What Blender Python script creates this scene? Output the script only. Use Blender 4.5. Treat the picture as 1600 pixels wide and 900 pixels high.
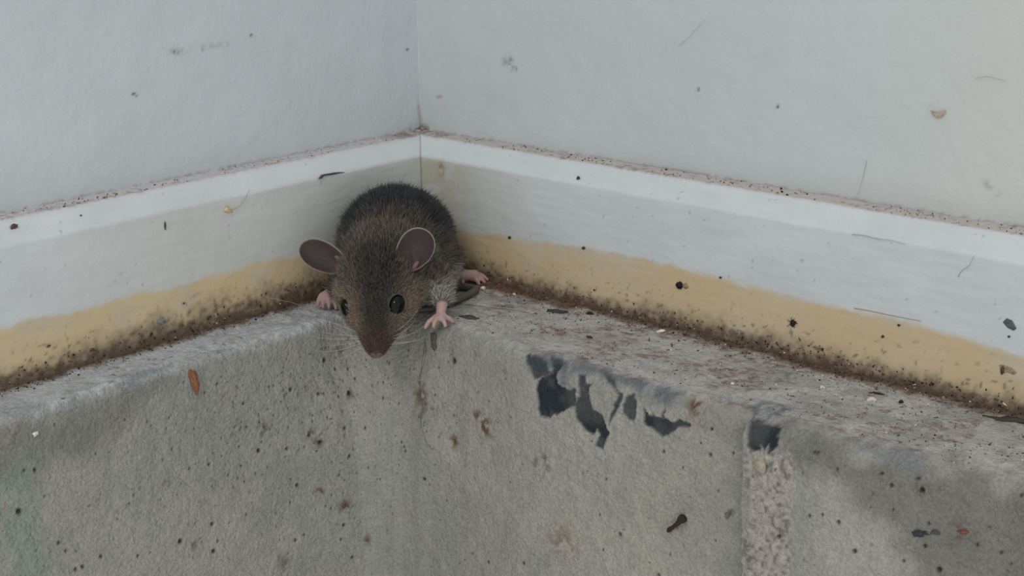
import bpy, bmesh, math
import numpy as np
from mathutils import Vector, Matrix

# ------------------------------------------------------------------ clear
for o in list(bpy.data.objects):
    bpy.data.objects.remove(o, do_unlink=True)
scene = bpy.context.scene
COL = scene.collection
CM = 0.01                                   # everything below is authored in centimetres

# ------------------------------------------------------------------ camera
cd = bpy.data.cameras.new('camera')
cam = bpy.data.objects.new('camera', cd)
COL.objects.link(cam)
PIT, YAW, ROLL = 0.29039, 2.31029, -0.01207
fw = Vector((math.cos(PIT)*math.cos(YAW), math.cos(PIT)*math.sin(YAW), -math.sin(PIT)))
rt = Vector((math.sin(YAW), -math.cos(YAW), 0))
up = rt.cross(fw)
r2 = rt*math.cos(ROLL) + up*math.sin(ROLL)
u2 = -rt*math.sin(ROLL) + up*math.cos(ROLL)
mw = Matrix((( r2.x, u2.x, -fw.x, 33.0617*CM), (r2.y, u2.y, -fw.y, -32.0648*CM), (r2.z, u2.z, -fw.z, 12.4888*CM), (0, 0, 0, 1)))
cam.matrix_world = mw
cd.sensor_fit = 'HORIZONTAL'
cd.sensor_width = 36
cd.lens = 2306.0*36/1600
cd.clip_start = 0.01
cd.clip_end = 50
scene.camera = cam

# ------------------------------------------------------------------ world, lights, exposure
w = bpy.data.worlds.new('overcast')
scene.world = w
w.use_nodes = True
bgn = w.node_tree.nodes['Background']
bgn.inputs['Color'].default_value = (0.985, 0.995, 1.0, 1)
bgn.inputs['Strength'].default_value = 0.87

def area(name, loc, target, size, power, color):
    ld = bpy.data.lights.new(name, 'AREA')
    ld.shape = 'DISK'
    ld.size = size
    ld.energy = power
    ld.color = color
    ob = bpy.data.objects.new(name, ld)
    COL.objects.link(ob)
    ob.location = loc
    ob.rotation_euler = (Vector(target)-Vector(loc)).to_track_quat('-Z', 'Y').to_euler()
    return ob
area('ceiling_lamp', (0.45, -1.35, 1.3), (0.08, -0.05, 0), 0.45, 5.5, (1.0, 0.99, 0.97))
scene.view_settings.view_transform = 'Standard'
scene.view_settings.look = 'None'
scene.view_settings.gamma = 1
scene.view_settings.use_curve_mapping = False
scene.view_settings.exposure = 0.04

# ------------------------------------------------------------------ helpers
rng = np.random.default_rng(7)
TAB = np.random.default_rng(11).random((8, 256, 256))

def vnoise(x, y, seed=0):
    x = np.asarray(x, float); y = np.asarray(y, float)
    t = TAB[seed % 8]
    ox, oy = (seed*37.17) % 251, (seed*91.7) % 241
    x = x+ox; y = y+oy
    xi = np.floor(x).astype(int); yi = np.floor(y).astype(int)
    fx = x-xi; fy = y-yi
    fx = fx*fx*(3-2*fx); fy = fy*fy*(3-2*fy)
    a = t[xi % 256, yi % 256]; b = t[(xi+1) % 256, yi % 256]
    c = t[xi % 256, (yi+1) % 256]; d = t[(xi+1) % 256, (yi+1) % 256]
    return (a*(1-fx)+b*fx)*(1-fy)+(c*(1-fx)+d*fx)*fy

def fbm(x, y, octv=4, seed=0, gain=0.5):
    s = 0; amp = 1; tot = 0
    for k in range(octv):
        s = s+amp*vnoise(x*2**k, y*2**k, seed+k); tot += amp; amp *= gain
    return s/tot

def sstep(a, b, x):
    t = np.clip((np.asarray(x, float)-a)/(b-a), 0, 1)
    return t*t*(3-2*t)

def lin(c):
    c = np.asarray(c, float)/255.0
    return np.where(c <= 0.04045, c/12.92, ((c+0.055)/1.055)**2.4)

def mixc(col, c2, m):
    """blend an (N,3) array of linear colours towards sRGB colour c2 by mask m"""
    return col*(1-m[:, None])+lin(c2)[None, :]*m[:, None]

def inpoly(px, py, poly):
    res = np.zeros(px.shape, bool)
    n = len(poly)
    for i in range(n):
        x1, y1 = poly[i]; x2, y2 = poly[(i+1) % n]
        c = ((y1 > py) != (y2 > py))
        with np.errstate(divide='ignore', invalid='ignore'):
            xx = (x2-x1)*(py-y1)/(y2-y1+1e-12)+x1
        res ^= c & (px < xx)
    return res

def polydist(px, py, poly):
    d = np.full(px.shape, 1e9)
    n = len(poly)
    for i in range(n):
        x1, y1 = poly[i]; x2, y2 = poly[(i+1) % n]
        vx, vy = x2-x1, y2-y1
        t = np.clip(((px-x1)*vx+(py-y1)*vy)/(vx*vx+vy*vy+1e-12), 0, 1)
        d = np.minimum(d, np.hypot(px-x1-t*vx, py-y1-t*vy))
    return np.where(inpoly(px, py, poly), -d, d)

ORG = {}                                    # world origin of every object, cm

def mesh_obj(name, V, F, mat, parent=None, col=None, smooth=True, origin=None):
    """V (N,3) in cm, F list/array of faces; origin in cm"""
    V = np.asarray(V, float)
    me = bpy.data.meshes.new(name)
    o3 = np.zeros(3) if origin is None else np.asarray(origin, float)
    Vm = (V-o3)*CM
    if isinstance(F, np.ndarray):
        nf, k = F.shape
        me.vertices.add(len(V)); me.vertices.foreach_set('co', Vm.astype(np.float32).ravel())
        me.loops.add(nf*k); me.loops.foreach_set('vertex_index', F.astype(np.int32).ravel())
        me.polygons.add(nf)
        me.polygons.foreach_set('loop_start', np.arange(0, nf*k, k, dtype=np.int32))
        me.update(calc_edges=True)
    else:
        me.from_pydata([tuple(v) for v in Vm], [], F)
        me.update()
    if smooth:
        me.polygons.foreach_set('use_smooth', np.ones(len(me.polygons), bool))
    if col is not None:
        at = me.color_attributes.new('Col', 'FLOAT_COLOR', 'POINT')
        c4 = np.ones((len(V), 4), np.float32); c4[:, :3] = col
        at.data.foreach_set('color', c4.ravel())
    me.validate()
    if mat:
        me.materials.append(mat)
    ob = bpy.data.objects.new(name, me)
    COL.objects.link(ob)
    ob.location = Vector(o3*CM)
    if parent is not None:
        ob.parent = parent
        ob.location = Vector((o3-ORG[parent.name])*CM)
    ORG[ob.name] = o3
    return ob

def grid_faces(nr, nc):
    i = np.arange(nr*nc).reshape(nr, nc)
    return np.stack([i[:-1, :-1], i[:-1, 1:], i[1:, 1:], i[1:, :-1]], -1).reshape(-1, 4)

def tag(o, label=None, cat=None, group=None, kind=None):
    if label: o['label'] = label
    if cat: o['category'] = cat
    if group: o['group'] = group
    if kind: o['kind'] = kind
    return o

# ------------------------------------------------------------------ materials
def mat_col(name, rough=0.85, spec=0.3, noise=(), bumps=(), coat=0.0, sss=0.0, tint=None):
    """Principled material: vertex colour (or tint) times fine noise, with noise bumps.
    noise: (scale per metre, amount); bumps: (scale, strength distance in metres, detail)"""
    m = bpy.data.materials.new(name)
    m.use_nodes = True
    nt = m.node_tree; N = nt.nodes; L = nt.links
    b = N['Principled BSDF']
    b.inputs['Roughness'].default_value = rough
    b.inputs['Specular IOR Level'].default_value = spec
    b.inputs['Coat Weight'].default_value = coat
    if sss:
        b.inputs['Subsurface Weight'].default_value = sss
        b.inputs['Subsurface Radius'].default_value = (0.8, 0.35, 0.25)
        b.inputs['Subsurface Scale'].default_value = 0.0012
    tc = N.new('ShaderNodeTexCoord')
    if tint is None:
        a = N.new('ShaderNodeAttribute'); a.attribute_name = 'Col'
        cur = a.outputs['Color']
    else:
        a = N.new('ShaderNodeRGB'); a.outputs[0].default_value = (*lin(tint), 1)
        cur = a.outputs[0]
    for sc, amt in noise:
        n = N.new('ShaderNodeTexNoise'); n.inputs['Scale'].default_value = sc
        n.inputs['Detail'].default_value = 3
        L.new(tc.outputs['Object'], n.inputs['Vector'])
        mr = N.new('ShaderNodeMapRange')
        mr.inputs['From Min'].default_value = 0.25; mr.inputs['From Max'].default_value = 0.75
        mr.inputs['To Min'].default_value = 1-amt; mr.inputs['To Max'].default_value = 1+amt
        L.new(n.outputs['Fac'], mr.inputs['Value'])
        mx = N.new('ShaderNodeVectorMath'); mx.operation = 'SCALE'
        L.new(cur, mx.inputs[0]); L.new(mr.outputs['Result'], mx.inputs['Scale'])
        cur = mx.outputs[0]
    L.new(cur, b.inputs['Base Color'])
    prev = None
    for sc, dist, det in bumps:
        n = N.new('ShaderNodeTexNoise'); n.inputs['Scale'].default_value = sc
        n.inputs['Detail'].default_value = det
        L.new(tc.outputs['Object'], n.inputs['Vector'])
        bp = N.new('ShaderNodeBump'); bp.inputs['Strength'].default_value = 1.0
        bp.inputs['Distance'].default_value = dist
        L.new(n.outputs['Fac'], bp.inputs['Height'])
        if prev: L.new(prev, bp.inputs['Normal'])
        prev = bp.outputs['Normal']
    if prev: L.new(prev, b.inputs['Normal'])
    return m

M_WALL = mat_col('painted_wall', 0.7, 0.25, noise=((2500, 0.025), (60, 0.02)), bumps=((700, 0.00012, 3), (160, 0.0002, 2)))
M_BOARD = mat_col('painted_board', 0.5, 0.35, noise=((2500, 0.03), (120, 0.025)), bumps=((600, 0.0001, 3), (90, 0.00025, 2)))
M_CONC = mat_col('old_concrete', 0.92, 0.2, noise=((1500, 0.19), (420, 0.08), (3500, 0.12)), bumps=((1100, 0.0006, 4), (300, 0.0009, 3)))
M_GRIT = mat_col('grit', 0.9, 0.2, noise=((3000, 0.15),))
M_DEBRIS = mat_col('debris', 0.85, 0.25, noise=((1500, 0.25), (500, 0.15)), bumps=((1200, 0.0003, 3),))
M_SKIN = mat_col('mouse_skin', 0.55, 0.35, noise=((1500, 0.08),), bumps=((1800, 0.00008, 2),), sss=0.25)
M_EAR = mat_col('mouse_ear', 0.6, 0.3, noise=((2500, 0.15),), bumps=((1500, 0.00006, 2),), sss=0.15)
M_FUR = mat_col('mouse_fur', 0.6, 0.25)
M_EYE = mat_col('mouse_eye', 0.05, 0.22, tint=(5, 6, 7))
M_WHISK = mat_col('whisker', 0.4, 0.4)

#GEO_BEGIN
# ------------------------------------------------------------------ shell geometry (cm): left wall x=0, right wall y=0, ledge top z=0
BD1, BD2, BZ1, BZ2 = 1.257, 0.70, 3.534, 4.0
R_ARC = 1.8
XL = 3.0                                                     # face plane of the left ledge
def y_edge(x):
    return np.interp(x, [3, 5.0, 6.2, 9, 13.7, 16.5, 19, 22, 26, 60], [-4.95, -4.95, -5.02, -5.38, -5.22, -5.2, -5.1, -4.75, -4.6, -4.6])
def concrete_grid(fine=0.038):
    ys = np.concatenate([np.arange(-45, -19, 0.3), np.arange(-19, -(4.95+R_ARC), fine)])
    left = np.stack([np.full_like(ys, XL), ys], 1)
    th = np.linspace(math.pi, math.pi/2, 110)
    arc = np.stack([XL+R_ARC+R_ARC*np.cos(th), -4.95-R_ARC+R_ARC*np.sin(th)], 1)
    xs = np.concatenate([np.arange(XL+R_ARC+fine, 25, fine), np.arange(25, 55, 0.3)])
    right = np.stack([xs, y_edge(xs)], 1)
    path = np.concatenate([left, arc, right])
    # smooth the right part a little
    for _ in range(30):
        path[len(left)+80:-1, 1] = 0.25*path[len(left)+79:-2, 1]+0.5*path[len(left)+80:-1, 1]+0.25*path[len(left)+81:, 1]
    nl, na = len(left), len(arc)
    nrm = np.zeros_like(path)
    nrm[:nl] = (1, 0)
    nrm[nl:nl+na] = np.stack([-np.cos(th), -np.sin(th)], 1)
    nrm[nl+na:] = (0, -1)
    back = np.zeros_like(path)
    back[:nl] = np.stack([np.full(nl, 0.4), ys], 1)
    s = np.linspace(0, 1, na)
    back[nl:nl+na, 0] = np.where(s < .5, 0.4, 0.4+(XL+R_ARC-0.4)*(s-.5)*2)
    back[nl:nl+na, 1] = np.where(s < .5, -(4.95+R_ARC)+(4.55+R_ARC)*s*2, -0.4)
    back[nl+na:] = np.stack([xs, np.full(len(xs), -0.4)], 1)
    U = np.concatenate([[0], np.cumsum(np.hypot(*np.diff(path, axis=0).T))])
    U = U-U[nl+na//2]
    nc = len(path)
    # step of the rendered layer: proud to the left of X_STEP on the right-hand wall
    rad = np.where(np.arange(nc) < nl, 0.28, 0.5)
    rad[nl:nl+na] = 0.28+0.22*s
    base = path-nrm*0.0
    nled = 84
    tl = np.linspace(0, 1, nled, endpoint=False)
    rows = []; W = []
    ledlen = np.linalg.norm((base-nrm*rad[:, None])-back, axis=1)
    for t in tl:
        P = back+(base-nrm*rad[:, None]-back)*t
        rows.append(np.column_stack([P, np.zeros(nc)])); W.append(-(1-t)*ledlen)
    nr_ = 14
    for k in range(nr_):
        a = (k/(nr_-1))*math.pi/2
        P = base-nrm*(rad*(1-math.sin(a)))[:, None]
        rows.append(np.column_stack([P, -rad*(1-math.cos(a))])); W.append(rad*a)
    zf = np.concatenate([np.arange(fine, 7.6, fine), np.arange(7.7, 26, 0.4)])
    for z in zf:
        P = base+nrm*(0.03*z)
        rows.append(np.column_stack([P, -rad-z])); W.append(rad*math.pi/2+z)
    V = np.array(rows)                       # (nr,nc,3)
    W = np.array(W)
    # proud layer grows in over the rounded edge
    pf = sstep(0.0, 0.7, W)
    xst = 15.78+0.06*np.clip(W, 0, 8)+0.05*(np.sin(W*1.7)+0.6*np.sin(W*4.3+1))*0.5
    px_ = path[None, :, 0]
    # right of a vertical joint the concrete stands proud, rough and broken
    prd = 0.34*sstep(xst-0.03, xst+0.05, px_)*(1-0.75*sstep(17, 22, px_))*(np.arange(nc) >= nl+na)[None]
    prd = prd-0.10*np.exp(-((px_-xst)/0.35)**2)*(px_ < xst)*(np.arange(nc) >= nl+na)[None]
    cove = 0.9*np.exp(-((U[None]-0.2)/2.6)**2)*sstep(0.3, 4.0, W)      # the inner corner is coved, more so further down
    V[..., :2] += nrm[None]*(prd*pf+cove)[..., None]
    UU = np.broadcast_to(U[None], W.shape)
    N3 = np.zeros_like(V)
    a = np.clip(W/np.maximum(rad, 1e-6)[None], 0, math.pi/2)
    N3[..., :2] = nrm[None]*np.sin(a)[..., None]; N3[..., 2] = np.cos(a)
    return V, UU, W, N3
#GEO_END

# ------------------------------------------------------------------ painted features of the concrete, in surface coordinates (U along, W over the edge and down), cm
DARK = [[[5.64,0.36],[5.87,0.24],[6.25,0.3],[6.44,0.48],[6.63,0.6],[6.29,0.79],[6.06,0.94],[5.95,0.66]],[[6.14,1.01],[6.33,0.79],[6.63,0.6],[6.59,0.48],[6.33,0.12],[6.67,0.12],[6.9,0.36],[6.78,0.54],[6.82,0.82],[7.12,0.94],[7.39,0.86],[7.39,1.32],[7.05,1.51],[6.82,1.7],[6.59,1.81],[6.25,1.85],[6.21,1.28]],[[7.43,0.48],[7.62,0.42],[7.69,0.66],[7.85,0.6],[7.77,0.82],[7.92,1.28],[8.23,1.36],[8.38,1.58],[8.49,1.81],[8.3,2.23],[8.07,2.19],[8.19,1.89],[8.04,1.7],[8.0,1.93],[7.85,1.93],[7.47,1.7],[7.43,1.43],[7.35,1.28],[7.54,0.94]],[[8.07,0.18],[8.46,0.3],[8.61,0.54],[8.8,0.66],[8.84,0.94],[8.65,1.24],[8.46,1.55],[8.53,1.17],[8.68,0.9],[8.72,0.72],[8.46,0.54]],[[8.99,0.66],[9.18,0.6],[9.29,0.82],[9.22,1.2],[9.03,1.24],[8.87,1.09],[8.91,0.82]],[[9.48,0.82],[9.6,1.01],[9.9,0.98],[10.05,1.01],[10.05,0.72],[10.13,0.98],[10.32,1.05],[10.7,0.86],[10.85,0.98],[10.55,1.09],[10.24,1.36],[10.05,1.51],[9.79,1.36],[9.52,1.24]],[[12.45,0.3],[12.79,0.3],[13.28,0.3],[13.32,0.48],[13.47,0.66],[13.24,0.9],[13.17,0.72],[13.13,0.9],[13.02,0.79],[12.98,0.94],[12.79,1.01],[12.67,0.9],[12.6,0.48]]]
TEAL = [[[6.63,0.12],[8.04,0.06],[9.48,0.12],[10.55,0.24],[10.66,0.54],[10.05,0.66],[9.48,0.72],[9.03,0.42],[8.38,0.36],[7.77,0.36],[7.31,0.48],[7.39,0.86],[6.93,0.9],[6.86,0.48]],[[5.64,0.36],[6.59,0.0],[6.93,0.36],[6.78,0.6],[6.02,0.72]],[[12.1,0.06],[12.26,-0.51],[13.09,-0.56],[13.02,-0.2],[12.9,0.24],[12.52,0.3]],[[14.92,0.18],[15.34,0.18],[16.44,0.06],[16.63,0.54],[16.02,0.48],[15.11,0.42]],[[-7.75,-0.17],[-6.38,0.03],[-6.57,0.24],[-7.86,0.3]],[[-9.65,0.14],[-8.89,0.2],[-9.04,0.34],[-9.65,0.34]],[[-16.98,-0.28],[-10.52,-0.25],[-10.79,0.1],[-17.24,0.17]]]
STAIN = [[[13.05,0.18],[14.61,0.36],[24.74,0.36],[25.0,6.23],[17.48,6.69],[16.33,2.04],[15.3,1.39],[14.04,0.9]],[[-17.32,0.34],[-9.69,0.37],[-7.14,0.44],[-6.61,0.67],[-8.01,1.2],[-9.99,1.58],[-17.47,1.28]],[[10.81,0.42],[12.1,0.24],[12.56,0.98],[11.8,1.13]]]
ROUGH = [[[12.71,0.94],[13.7,0.66],[14.04,1.17],[13.89,2.15],[14.08,7.64],[12.75,8.05]]]
GREEN = [[[-17.4,0.82],[-10.64,1.35],[-10.67,2.68],[-10.56,3.71],[-10.94,8.2],[-17.81,7.86]]]
RUST = [[1.82,2.38,0.25,0.5],[1.93,2.76,0.14,0.4],[1.86,3.03,0.12,0.5],[3.11,3.41,0.16,0.6],[3.0,3.03,0.11,0.4],[3.92,2.46,0.14,0.5],[4.26,2.72,0.25,0.6],[4.3,2.61,0.14,0.5],[6.29,3.14,0.29,0.35],[7.09,5.16,0.39,0.3],[-0.86,6.7,0.18,0.5],[-1.67,5.49,0.16,0.5],[-2.39,4.89,0.12,0.7],[-2.54,3.14,0.14,0.6],[-2.28,3.4,0.14,0.6],[-1.67,5.53,0.11,0.5],[-3.95,2.61,0.16,0.5],[-4.86,2.3,0.16,0.4],[-1.14,1.08,0.16,0.4],[-3.64,6.67,0.21,0.3],[-7.06,3.18,0.11,0.4],[16.83,1.89,0.16,0.0],[17.71,1.62,0.21,0.5],[16.79,0.9,0.14,0.6],[10.89,0.42,0.18,0.6],[11.04,0.6,0.25,0.35],[-2.28,1.88,0.18,0.3],[-1.06,2.31,0.14,0.5],[6.48,3.03,0.18,0.3]]
PITS = [[2.884,1.203,0.098],[-1.669,1.276,0.071],[-1.375,1.586,0.045],[-0.934,1.678,0.045],[-0.752,1.966,0.045],[-2.049,2.112,0.045],[-1.897,2.15,0.045],[-1.064,2.308,0.071],[0.311,2.552,0.045],[-1.479,3.214,0.054],[-0.597,3.315,0.054],[-2.543,3.176,0.062],[-2.239,3.442,0.062],[-6.799,2.302,0.039],[-7.331,1.504,0.036],[-6.343,2.986,0.045],[-5.735,3.062,0.054],[-4.139,3.176,0.071],[-3.265,3.366,0.054],[-4.443,2.416,0.045],[-4.595,2.226,0.036],[-5.849,5.494,0.071],[-5.697,5.266,0.045],[-6.837,4.848,0.08],[-10.219,3.632,0.054],[-10.067,3.898,0.045],[-6.381,5.152,0.143],[-5.811,4.734,0.062],[-4.709,4.848,0.045],[-4.291,3.784,0.039],[-4.861,3.746,0.036],[-4.671,3.898,0.036],[-5.165,3.556,0.039],[-1.427,4.05,0.054],[1.374,3.784,0.045],[1.476,3.901,0.045],[1.514,4.015,0.045],[2.122,4.737,0.057],[2.846,5.231,0.036],[-1.783,4.544,0.045],[-1.631,4.734,0.036],[-3.037,4.506,0.062],[-3.227,6.102,0.054],[-2.961,6.026,0.045],[-1.745,6.064,0.054],[-1.859,6.482,0.045],[-1.555,7.128,0.054],[4.417,6.599,0.054],[5.794,6.143,0.054],[10.128,1.811,0.045],[11.458,0.899,0.045],[11.192,1.317,0.036],[12.066,1.355,0.045],[11.458,1.545,0.054],[11.724,2.381,0.039],[8.455,2.989,0.039],[8.265,4.015,0.039],[10.698,2.077,0.036],[8.417,4.927,0.039],[10.432,4.433,0.039],[10.128,5.079,0.054],[8.911,4.357,0.062],[5.718,0.302,0.062],[12.104,2.837,0.107],[14.347,0.604,0.045],[14.423,0.604,0.045],[14.918,0.861,0.045],[15.908,0.725,0.054],[16.137,0.937,0.054],[16.673,0.665,0.054],[14.651,2.001,0.045],[15.032,2.077,0.054],[14.347,2.115,0.045],[16.941,2.153,0.054],[16.979,1.621,0.045],[18.509,1.887,0.045],[17.285,2.609,0.071],[15.45,2.647,0.062],[16.52,2.609,0.045],[13.624,2.837,0.054],[18.776,0.544,0.045],[16.788,0.899,0.062],[18.012,1.849,0.045],[18.738,2.077,0.039],[-11.131,2.492,0.089],[-10.599,1.618,0.054],[-10.865,1.542,0.045],[-9.155,4.392,0.054],[-9.687,4.468,0.054],[-8.129,4.772,0.045],[-9.877,4.468,0.054],[-8.965,1.732,0.036],[-8.053,3.138,0.036],[-10.447,2.34,0.036],[-9.535,0.068,0.054],[-3.721,2.112,0.036],[-4.823,1.732,0.036],[-4.481,1.732,0.054],[-2.923,1.77,0.062],[-2.087,2.112,0.045]]


def build_concrete():
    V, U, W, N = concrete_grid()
    sh = W.shape
    P = V.reshape(-1, 3); u = U.ravel(); wv = W.ravel(); n3 = N.reshape(-1, 3)
    x, y, z = P.T
    led = 1-sstep(-0.05, 0.45, wv)
    left = sstep(0.5, -2.0, u)
    # texture plane: xy on the ledge, (u,w) on the face
    ax = np.where(wv < 0, x, u+3.4); ay = np.where(wv < 0, y, -wv-5.1)
    big = fbm(u*0.25, wv*0.25, 4, 1); mid = fbm(u*1.3, wv*1.3, 4, 2); fine = fbm(ax*6, ay*6, 3, 3); vf = fbm(ax*16, ay*16, 2, 5)
    trow = fbm(u*1.6+wv*1.2, (wv-u*0.5)*4.0, 3, 4)
    # ---- colour
    col = np.ones((len(P), 3))*lin((146, 145, 138))
    col = mixc(col, (151, 149, 141), sstep(4.5, 8.0, u)*0.75)
    col = col*(0.86+0.28*big)[:, None]*(0.9+0.2*mid)[:, None]
    col = mixc(col, (160, 152, 141), sstep(0.56, 0.72, fbm(u*0.6, wv*0.6, 4, 6))*0.35)
    col = mixc(col, (130, 132, 127), sstep(0.55, 0.7, fbm(u*0.35+5, wv*0.2, 4, 7))*0.4)
    # darker vertical streaks below the mouse
    streak = fbm(u*3.0, wv*0.25, 4, 3)
    col = mixc(col, (120, 119, 112), sstep(0.5, 0.72, streak)*0.35*sstep(-4, -1, u)*sstep(5.5, 3, u))
    led_c = np.where((left > .5)[:, None], lin((176, 178, 180))[None], lin((172, 167, 162))[None])
    lm = led*(0.9-0.25*sstep(0.5, 0.75, mid))
    col = col*(1-lm[:, None])+led_c*(0.85+0.3*fine)[:, None]*lm[:, None]
    # pale broken line along the edge, stronger on the left
    em = np.exp(-((wv-0.1)/0.28)**2)*sstep(0.42, 0.6, fbm(u*1.1, wv*2, 4, 5))
    col = mixc(col, (190, 192, 192), em*np.where(u < -1, 0.6, 0.15)*sstep(0.3, 0.6, fine))
    for q, k in zip(STAIN, (0.85, 0.6, 0.4)):  # darker stained areas of the concrete face
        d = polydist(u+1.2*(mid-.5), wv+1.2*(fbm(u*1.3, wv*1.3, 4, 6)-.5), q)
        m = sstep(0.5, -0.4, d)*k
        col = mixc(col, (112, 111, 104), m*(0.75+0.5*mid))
    rough_m = np.zeros(len(P))
    for q in ROUGH:
        rough_m = np.maximum(rough_m, sstep(0.15, -0.15, polydist(u+0.5*(mid-.5), wv+0.5*(fine-.5), q)))
    rough_m *= sstep(15.70, 15.85, x)
    col = mixc(col, (158, 151, 143), rough_m*0.65)
    rs = fbm(u*10.5, wv*10.5, 2, 5)
    col = mixc(col, (100, 95, 90), rough_m*sstep(0.58, 0.72, rs)*0.75)
    col = mixc(col, (178, 172, 164), rough_m*sstep(0.42, 0.3, rs)*0.5)
    for q in GREEN:
        m = sstep(0.4, -0.3, polydist(u, wv, q))*sstep(0.42, 0.62, fbm(u*2, wv*1.2, 4, 2))
        col = mixc(col, (112, 138, 126), m*0.4)
    # dark residue of an old blue-black coat
    wu = u+0.11*(fbm(u*4, wv*4, 3, 3)-.5)+0.09*(fbm(u*9, wv*9, 2, 1)-.5); ww = wv+0.11*(fbm(u*4+9, wv*4, 3, 6)-.5)+0.09*(fbm(u*9+5, wv*9, 2, 2)-.5)
    for i, q in enumerate(TEAL):
        d = polydist(wu, ww, q)
        m = sstep(0.16, -0.14, d)*(0.35+0.6*sstep(0.35, 0.6, fbm(u*3, wv*2.2, 4, 2)))
        col = mixc(col, (82, 96, 102) if i < 3 else (108, 120, 124), m*(0.85 if i < 3 else 0.6))
    dark = np.zeros(len(P))
    for i, q in enumerate(DARK):
        d = polydist(wu, ww, q)
        m = sstep(0.03, -0.03, d)
        dark = np.maximum(dark, m*(0.85 if i in (0, 3, 4) else 1.0))
    inner = (0.85+0.15*sstep(0.3, 0.6, mid))
    col = mixc(col, (40, 48, 53), dark*inner)
    col = mixc(col, (84, 92, 94), dark*sstep(0.55, 0.75, fbm(u*3, wv*2.5, 3, 7))*0.5)
    # ledge flecks: dark reddish fibres and crumbs of old paint
    pm = sstep(0.46, 0.64, fbm(ax*0.8+3, ay*1.1, 4, 1))
    fl = fbm(ax*5, ay*8, 3, 6)
    col = mixc(col, (112, 88, 84), (0.25+0.75*sstep(0.5, 0.66, fl))*pm*led*np.where(u > 0, 0.72, 0.25))
    col = mixc(col, (190, 189, 187), sstep(0.60, 0.76, fbm(ax*6, ay*8, 3, 7))*led*0.35)
    col = mixc(col, (74, 70, 68), sstep(0.66, 0.78, fbm(ax*5+3, ay*8, 3, 2))*led*0.7*(0.4+0.6*pm))
    col = mixc(col, (120, 122, 122), sstep(0.5, 0.66, fbm(ax*1.1+30, ay*1.6, 4, 5))*led*0.3)
    # brown dirt along the foot of the baseboards
    dsk = np.where(u < 0, x-BD1, -y-BD1)
    dsk = np.where(np.abs(u) < 2.2, np.minimum(x-BD1, -y-BD1), dsk)
    wid = np.where(u < 0, 0.38, 0.58)+0.6*np.exp(-((x-4.6)/2.2)**2)*(u > -1)
    dn = fbm(ax*1.4, ay*2.4, 4, 4)
    dm = sstep(1.0, 0.25, dsk/wid+1.3*(dn-0.5))
    dm = dm*led
    col = mixc(col, (92, 74, 60), dm*0.92)
    col = mixc(col, (122, 76, 50), dm*sstep(0.5, 0.68, fine)*0.7*np.exp(-((x-5)/3.0)**2))
    col = mixc(col, (48, 42, 38), dm*sstep(0.58, 0.72, vf)*0.6)
    # rust-brown spots and pits
    disp = np.zeros(len(P))
    for (cu, cw, r, s) in RUST:
        r_ = r*1.1
        k = np.abs(u-cu) < 3*r_
        k &= np.abs(wv-cw) < 3*r_
        d = np.hypot(u[k]-cu, wv[k]-cw)/r_
        m = np.exp(-d*d)*sstep(0.42, 0.58, fbm(u[k]*7, wv[k]*7, 3, 5))*s*1.7
        col[k] = mixc(col[k], (88, 62, 44), np.clip(m, 0, 1))
    pr = np.random.default_rng(5)
    pits = [tuple(p)+(0.9 if p[2] < 0.099 else 0.3,) for p in PITS]
    for _ in range(420):                               # small pinholes, mostly on the smooth cast part
        if pr.random() < 0.62: cu, cw = pr.normal(-2.2, 2.6), 0.7+abs(pr.normal(0, 2.4))
        else: cu, cw = pr.uniform(-12, 19), 0.6+pr.uniform(0, 6.5)
        pits.append((cu, cw, pr.uniform(0.018, 0.038), pr.uniform(0.35, 0.9)))
    fu = u.reshape(sh)[0]
    for (cu, cw, r, s) in pits:
        r = max(r, 0.03)*0.85
        c0, c1 = np.searchsorted(fu, (cu-4*r, cu+4*r))
        if c1-c0 < 2: continue
        sub = np.zeros(sh, bool); sub[84:, c0:c1] = True
        k = np.where(sub.ravel())[0]
        k = k[np.abs(wv[k]-cw) < 4*r]
        d = np.hypot(u[k]-cu, (wv[k]-cw)*0.85)/r
        m = sstep(1.3, 0.55, d)*s
        col[k] = mixc(col[k], (36, 32, 29), m)
        disp[k] -= 0.06*min(1, r/0.06)*sstep(1.25, 0.2, d)
    # ---- relief
    disp += 0.05*(big-.5)+0.035*(mid-.5)+0.022*(fine-.5)
    disp += 0.075*(trow-.5)*sstep(4.5, 7, u)*sstep(12.4, 11.5, u)*(1-led)
    disp += rough_m*(0.07*(fine-.5)+0.07*(rs-.5))
    disp += led*(0.07*(fbm(ax*2.0, ay*3.0, 4, 3)-.5)+0.015*(vf-.5))
    disp -= dark*0.05
    edge_n = np.exp(-((wv-0.15)/0.3)**2)
    disp += edge_n*(0.16*(fbm(u*0.9, wv*0.4, 4, 2)-.5)+0.08*(fbm(u*4, wv*3, 3, 6)-.5))
    disp += dm*(0.03+0.06*(fine-.3))*led
    disp += 0.11*np.exp(-((x-4.2)/0.9)**2-((y+1.7)/0.5)**2)*led      # little heap of dirt in the corner
    P = P+n3*disp[:, None]
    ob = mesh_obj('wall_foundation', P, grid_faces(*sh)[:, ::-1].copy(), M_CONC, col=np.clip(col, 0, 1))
    tag(ob, 'rough grey concrete ledge with pitted face below the white skirting', None, kind='structure')
    return ob
FOUND = build_concrete()

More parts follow.
